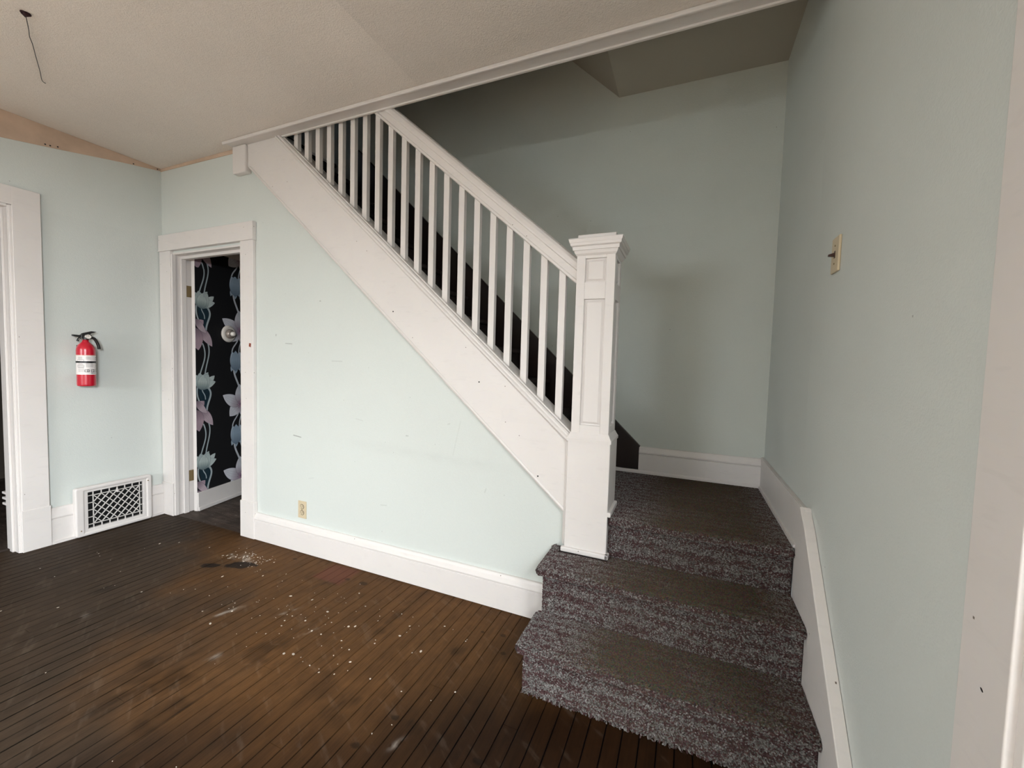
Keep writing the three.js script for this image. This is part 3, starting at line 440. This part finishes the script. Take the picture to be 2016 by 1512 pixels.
// ---------------------------------------------------------------- fire extinguisher on the left wall
{
  const f = group('fire_extinguisher', 'red fire extinguisher with black handle hanging on the mint wall', 'fire extinguisher');
  f.position.set(0.075, 1.06, 0.495); f.rotation.y = Math.PI / 2;     // local +z looks into the room, +x to the right along the wall
  const R = 0.0475;
  mesh('cylinder', lathe([[0, 0], [0.042, 0], [0.0465, 0.004], [R, 0.012], [R, 0.245], [0.045, 0.262], [0.037, 0.281], [0.024, 0.296], [0.017, 0.304], [0.016, 0.322], [0, 0.322]], 40), M.red, f);
  const label = canvasTex(1024, 512, c => {
    c.fillStyle = '#e9e4e2'; c.fillRect(0, 0, 1024, 512); c.fillStyle = '#d8b9a8'; c.fillRect(0, 0, 1024, 14);
    // the middle of the front is a quarter of the way round
    const ox = 256; c.fillStyle = '#777'; for (let i = 0; i < 9; i++) c.fillRect(ox - 60, 40 + i * 9, 60 + (i * 37) % 55, 3);
    for (let i = 0; i < 12; i++) c.fillRect(ox - 62, 208 + i * 9, 110 + (i * 53) % 40, 3);
    c.fillStyle = '#555'; for (let i = 0; i < 7; i++) c.fillRect(ox - 200, 46 + i * 14, 80 + (i * 31) % 30, 4); for (let i = 0; i < 14; i++) c.fillRect(ox - 200, 200 + i * 18, 80 + (i * 43) % 40, 4);
    c.strokeStyle = '#555'; c.lineWidth = 5; c.strokeRect(ox - 215, 120, 120, 60); c.strokeRect(ox - 215, 260, 120, 60);
    c.fillStyle = '#2a2a2a'; for (let i = 0; i < 3; i++) { const x = ox - 85 + i * 105; c.fillRect(x, 378, 80, 66); c.fillStyle = '#e9e4e2'; c.fillRect(x + 10, 388, 26, 46); c.beginPath(); c.arc(x + 56, 410, 16, 0, 7); c.fill(); c.fillStyle = '#2a2a2a'; }
    c.fillRect(ox + 20, 466, 110, 12); for (let i = 0; i < 6; i++) c.fillRect(ox + 148 + (i % 2) * 6, 50 + i * 55, 22, 30);
  });
  const lg = new THREE.CylinderGeometry(R + 0.0006, R + 0.0006, 0.133, 48, 1, true); lg.translate(0, 0.146, 0); lg.rotateY(Math.PI / 2 + Math.PI); 
  mesh('label', lg, std({ map: label, roughness: 0.45 }), f);
  mesh('strap', (() => { const g = new THREE.CylinderGeometry(R + 0.0018, R + 0.0018, 0.0125, 40, 1, false); g.translate(0, 0.165, 0); return g; })(), M.black, f);
  mesh('bracket', [box(-0.02, 0.02, 0.03, 0.28, -0.074, -0.047, 0.003)], M.black, f);
  mesh('valve', [(() => { const g = new THREE.CylinderGeometry(0.017, 0.018, 0.026, 16); g.translate(0, 0.329, 0); return g; })(), box(-0.026, 0.03, 0.322, 0.352, -0.012, 0.012, 0.005)], M.black, f);
  mesh('carry_handle', prism([[0.022, 0.336], [-0.02, 0.330], [-0.066, 0.338], [-0.066, 0.349], [-0.02, 0.346], [0.022, 0.352]], -0.009, 0.009, [], 0.002), M.black, f);
  mesh('lever', prism([[-0.022, 0.350], [-0.018, 0.360], [0.010, 0.370], [0.030, 0.377], [0.056, 0.375], [0.044, 0.368], [0.028, 0.362], [0.020, 0.350], [0.012, 0.343]], -0.009, 0.009, [], 0.002), M.black, f);
  const gg = new THREE.CylinderGeometry(0.0145, 0.0145, 0.012, 24); gg.rotateX(Math.PI / 2); gg.translate(0.006, 0.338, 0.017); const ga = mesh('gauge', gg, M.porcelain, f);
  const gn = new THREE.TorusGeometry(0.0145, 0.0018, 8, 24); gn.translate(0.006, 0.338, 0.023); mesh('gauge_rim', gn, M.steel, ga);
  mesh('gauge_needle', box(0.0053, 0.0067, 0.338, 0.347, 0.0228, 0.0238), M.black, ga);
  mesh('nozzle', tube([[0.02, 0.335, 0.008], [0.04, 0.328, 0.01], [0.056, 0.300, 0.01], [0.064, 0.272, 0.01], [0.066, 0.255, 0.01]], 0.0085, 20, 10), M.black, f);
  mesh('hanger', tube([[-0.018, 0.335, -0.004], [-0.034, 0.322, 0.0], [-0.040, 0.305, 0.0]], 0.007, 10, 8), M.black, f);
  mesh('pull_pin', (() => { const g = new THREE.TorusGeometry(0.009, 0.0013, 8, 20); g.translate(-0.028, 0.318, 0.012); return g; })(), M.steel, f);
}
// ---------------------------------------------------------------- floor register
{
  const r = group('floor_register', 'white iron heating register with diamond lattice standing against the baseboard', 'heating register');
  const z0 = 0.122, z1 = 0.562, y0 = 0.006, y1 = 0.352;               // faces +x
  const S = (pts) => pts.map(([z, y]) => [-z, y]);
  const rect = (a, b, c, d, r) => { const s = new THREE.Shape(); s.moveTo(a + r, c); s.lineTo(b - r, c); s.quadraticCurveTo(b, c, b, c + r); s.lineTo(b, d - r); s.quadraticCurveTo(b, d, b - r, d); s.lineTo(a + r, d); s.quadraticCurveTo(a, d, a, d - r); s.lineTo(a, c + r); s.quadraticCurveTo(a, c, a + r, c); return s; };
  const face = (a, b, c, d, rad, ia, ib, ic, id, x0, x1, bev) => { const s = rect(-b, -a, c, d, rad); s.holes.push(new THREE.Path([[-ib, ic], [-ia, ic], [-ia, id], [-ib, id]].map(p => new THREE.Vector2(...p)))); const g = new THREE.ExtrudeGeometry(s, { depth: x1 - x0 - bev, bevelEnabled: true, bevelSize: bev, bevelThickness: bev, bevelOffset: -bev, bevelSegments: 3 }); g.rotateY(Math.PI / 2); g.translate(x0, 0, 0); return boxUV(g); };
  const iz0 = 0.176, iz1 = 0.494, iy0 = 0.052, iy1 = 0.310;
  mesh('frame', [face(z0, z1, y0, y1, 0.02, iz0 - 0.02, iz1 + 0.02, iy0 - 0.02, iy1 + 0.015, 0.024, 0.058, 0.01), face(z0 + 0.02, z1 - 0.02, y0 + 0.012, y1 - 0.014, 0.006, iz0, iz1, iy0, iy1, 0.024, 0.050, 0.003)], M.white, r);
  mesh('dark_panel', box(0.023, 0.028, iy0 - 0.01, iy1 + 0.01, iz0 - 0.01, iz1 + 0.01), M.void, r).userData.label = 'flat black panel standing in for the dark behind the lattice';  // black sheet painted in for the shade inside the register
  const bars = [], X0 = 0.038, X1 = 0.046, b = 0.0021;
  const seg = (za, ya, zb, yb) => { const L = Math.hypot(zb - za, yb - ya), g = new THREE.BoxGeometry(X1 - X0, b * 2, L); g.rotateX(-Math.atan2(yb - ya, zb - za)); g.translate((X0 + X1) / 2, (ya + yb) / 2, (za + zb) / 2); bars.push(boxUV(g)); };
  const Z = u => iz1 + (iz0 - iz1) * u, Y = v => iy1 + (iy0 - iy1) * v;  // u from left to right, v from top to bottom
  const U = [...Array(7)].map((_, i) => 0.093 + i * (0.935 - 0.093) / 6), V = [...Array(5)].map((_, i) => 0.10 + i * (0.895 - 0.10) / 4);
  for (const u of [U[0], U[6]]) seg(Z(u), iy0, Z(u), iy1); for (const v of [V[0], V[4]]) seg(iz0, Y(v), iz1, Y(v));
  for (const u of U.slice(1, 6)) { seg(Z(u), iy1, Z(u), Y(V[0])); seg(Z(u), iy0, Z(u), Y(V[4])); }
  for (const v of V.slice(1, 4)) { seg(iz1, Y(v), Z(U[0]), Y(v)); seg(iz0, Y(v), Z(U[6]), Y(v)); }
  for (let k = -3; k <= 5; k++) { let i0 = Math.max(0, k), i1 = Math.min(6, k + 4); if (i1 <= i0) continue; seg(Z(U[i0]), Y(V[i0 - k]), Z(U[i1]), Y(V[i1 - k])); seg(Z(U[i0]), Y(V[4 - (i0 - k)]), Z(U[i1]), Y(V[4 - (i1 - k)])); }
  mesh('lattice', bars, M.whiteClean, r);
  mesh('lever', [box(0.044, 0.058, 0.276, 0.300, 0.331, 0.338, 0.002), box(0.05, 0.066, 0.272, 0.281, 0.329, 0.340, 0.002)], M.whiteClean, r);
  for (const [z, y] of [[0.535, 0.05], [0.148, 0.31]]) { const s = new THREE.CylinderGeometry(0.004, 0.004, 0.004, 10); s.rotateZ(Math.PI / 2); s.translate(0.058, y, z); mesh('screw', s, M.brass, r); }
}
{
  const r = group('wall_register', 'white slatted register edge just visible inside the left doorway', 'heating register');
  for (let k = 0; k < 3; k++) mesh('slat', box(-0.21, -0.156, 0.283 + k * 0.036, 0.298 + k * 0.036, 0.70, 0.812, 0.003), M.whiteClean, r);
  mesh('frame', box(-0.17, -0.152, 0.26, 0.39, 0.68, 0.80, 0.003), M.whiteClean, r);
}
// ---------------------------------------------------------------- outlet and switch
{
  const o = group('wall_outlet', 'ivory double power outlet low on the mint wall', 'outlet');
  const x0 = 1.513, x1 = 1.586, y0 = 0.2255, y1 = 0.341, cx = (x0 + x1) / 2;
  mesh('cover_plate', box(x0, x1, y0, y1, 0.0, 0.006, 0.002), M.ivory, o);
  for (const y of [0.304, 0.263]) {
    const g = new THREE.CylinderGeometry(0.0165, 0.0165, 0.004, 24); g.scale(1, 1, 0.88); g.rotateX(Math.PI / 2); g.translate(cx, y, 0.006); const rc = mesh('receptacle', g, M.ivory, o);
    const rg = new THREE.TorusGeometry(0.0172, 0.0014, 6, 28); rg.scale(1, 0.9, 1); rg.translate(cx, y, 0.0062); mesh('receptacle_gap', rg, M.void, rc);
    mesh('slot', [box(cx - 0.0075, cx - 0.0055, y - 0.001, y + 0.008, 0.007, 0.0085), box(cx + 0.005, cx + 0.007, y - 0.001, y + 0.007, 0.007, 0.0085), box(cx - 0.002, cx + 0.003, y - 0.010, y - 0.006, 0.007, 0.0085)], M.void, rc);
  }
  const s = new THREE.CylinderGeometry(0.003, 0.003, 0.002, 10); s.rotateX(Math.PI / 2); s.translate(cx, 0.2835, 0.0065); mesh('screw', s, M.brass, o);
}
{
  const o = group('light_switch', 'ivory light switch plate with dark toggle on the right wall', 'light switch');
  mesh('cover_plate', box(W - 0.008, W, 1.634, 1.751, 0.212, 0.284, 0.003), M.ivory, o);
  mesh('toggle', prism([[W - 0.026, 1.688], [W - 0.007, 1.686], [W - 0.007, 1.700], [W - 0.026, 1.694]], 0.243, 0.253, [], 0.001), std({ color: lin(0.05, 0.018, 0.012), roughness: 0.4 }), o);
  mesh('toggle_slot', box(W - 0.0088, W - 0.006, 1.681, 1.705, 0.242, 0.254), std({ color: lin(0.06, 0.03, 0.02), roughness: 0.5 }), o);
  for (const y of [1.722, 1.663]) { const s = new THREE.CylinderGeometry(0.003, 0.003, 0.003, 10); s.rotateZ(Math.PI / 2); s.translate(W - 0.008, y, 0.248); mesh('screw', s, M.brass, o); }
}
// ---------------------------------------------------------------- lamp holder on the papered wall
{
  const l = group('lamp_holder', 'round white porcelain lamp holder on the black flowered wallpaper', 'lamp holder');
  l.position.copy(wallPaper.position); l.rotation.copy(wallPaper.rotation);
  l.translateX(0.315); l.translateY(1.485); l.translateZ(0.0016);
  const up = g => { g.rotateX(Math.PI / 2); return g; };
  mesh('base_ring', up(lathe([[0, 0], [0.073, 0], [0.074, 0.006], [0.070, 0.014], [0.058, 0.020], [0.046, 0.020], [0.040, 0.014], [0, 0.014]], 40)), M.porcelain, l);
  mesh('socket', up(lathe([[0.042, 0.012], [0.040, 0.030], [0.034, 0.040], [0.026, 0.044], [0.022, 0.040], [0, 0.040]], 32)), std({ color: lin(0.34, 0.29, 0.25), roughness: 0.35, metalness: 0.3 }), l);
  mesh('knob', up(lathe([[0.019, 0.036], [0.021, 0.050], [0.019, 0.062], [0.012, 0.070], [0, 0.072]], 24)), M.porcelain, l);
}
// ---------------------------------------------------------------- rust mark plate, ceiling wire, paint flakes
tag(mesh('strike_plate', prism([[1.056, 1.364], [1.075, 1.358], [1.078, 1.385], [1.060, 1.387]], 0.0236, 0.0252), std({ color: lin(0.22, 0.045, 0.02), roughness: 0.8 })), 'small rust brown patch plate on the right leg of the narrow door casing', 'strike plate');
{
  const w = group('ceiling_wire', 'thin dark wire hanging from a hole in the ceiling at upper left', 'wire');
  mesh('wire', tube([[1.192, H - 0.006, 1.085], [1.094, H - 0.012, 1.045], [1.03, H - 0.010, 1.022], [0.996, H - 0.014, 1.004], [0.879, H - 0.010, 0.955], [0.731, H - 0.008, 0.892], [0.63, H - 0.006, 0.85], [0.615, H - 0.004, 0.836], [0.628, H - 0.008, 0.838]], 0.0016, 60, 6), M.black, w);
  const g = new THREE.IcosahedronGeometry(0.013, 2), p = g.attributes.position; for (let i = 0; i < p.count; i++) { const k = 0.6 + 0.9 * noise(p.getX(i) * 160 + 9, p.getZ(i) * 160 + p.getY(i) * 90 + 5, 3); p.setXYZ(i, p.getX(i) * k, p.getY(i) * k * 0.7, p.getZ(i) * k); } g.computeVertexNormals(); g.translate(1.198, H - 0.006, 1.086);
  mesh('hole_plug', g, std({ color: lin(0.03, 0.008, 0.012), roughness: 0.9 }), w);
}
{
  const n = 230, m = new THREE.InstancedMesh(new THREE.CylinderGeometry(1, 0.8, 1, 5), std({ color: lin(0.72, 0.66, 0.6), roughness: 0.7 }), n), o = new THREE.Object3D();
  for (let i = 0; i < n; i++) {
    let x, z; const r = rnd();
    if (r < 0.35) { x = rr(1.15, 1.55); z = rr(0.13, 0.34); if (rnd() < 0.6) { x = 1.36 + rr(-0.12, 0.12); z = 0.215 + rr(-0.05, 0.05); } } else if (r < 0.75) { x = 2.2 + rr(-0.7, 0.7) * (0.4 + rnd()); z = rr(0.25, 0.75); } else { x = rr(0.3, 3.5); z = rr(0.15, 1.35); }
    if (x > 3.25 && z < 0.6) x -= 0.6;
    const s = (0.0018 + 0.0042 * rnd() ** 3) * (z > 0.85 ? 0.6 : 1); o.position.set(x, 0.0008, z); o.rotation.set(rr(-0.1, 0.1), rr(0, 6), 0); o.scale.set(s * rr(0.7, 1.8), 0.0012, s); o.updateMatrix(); m.setMatrixAt(i, o.matrix); const k = rr(0.55, 1); m.setColorAt(i, lin(k, k * 0.97, k * 0.92));
  }
  m.name = 'paint_flakes'; m.receiveShadow = m.castShadow = true; scene.add(m); tag(m, 'white paint flakes scattered over the brown floor', 'paint flakes', 'stuff');
}
renderer.render(scene, camera);
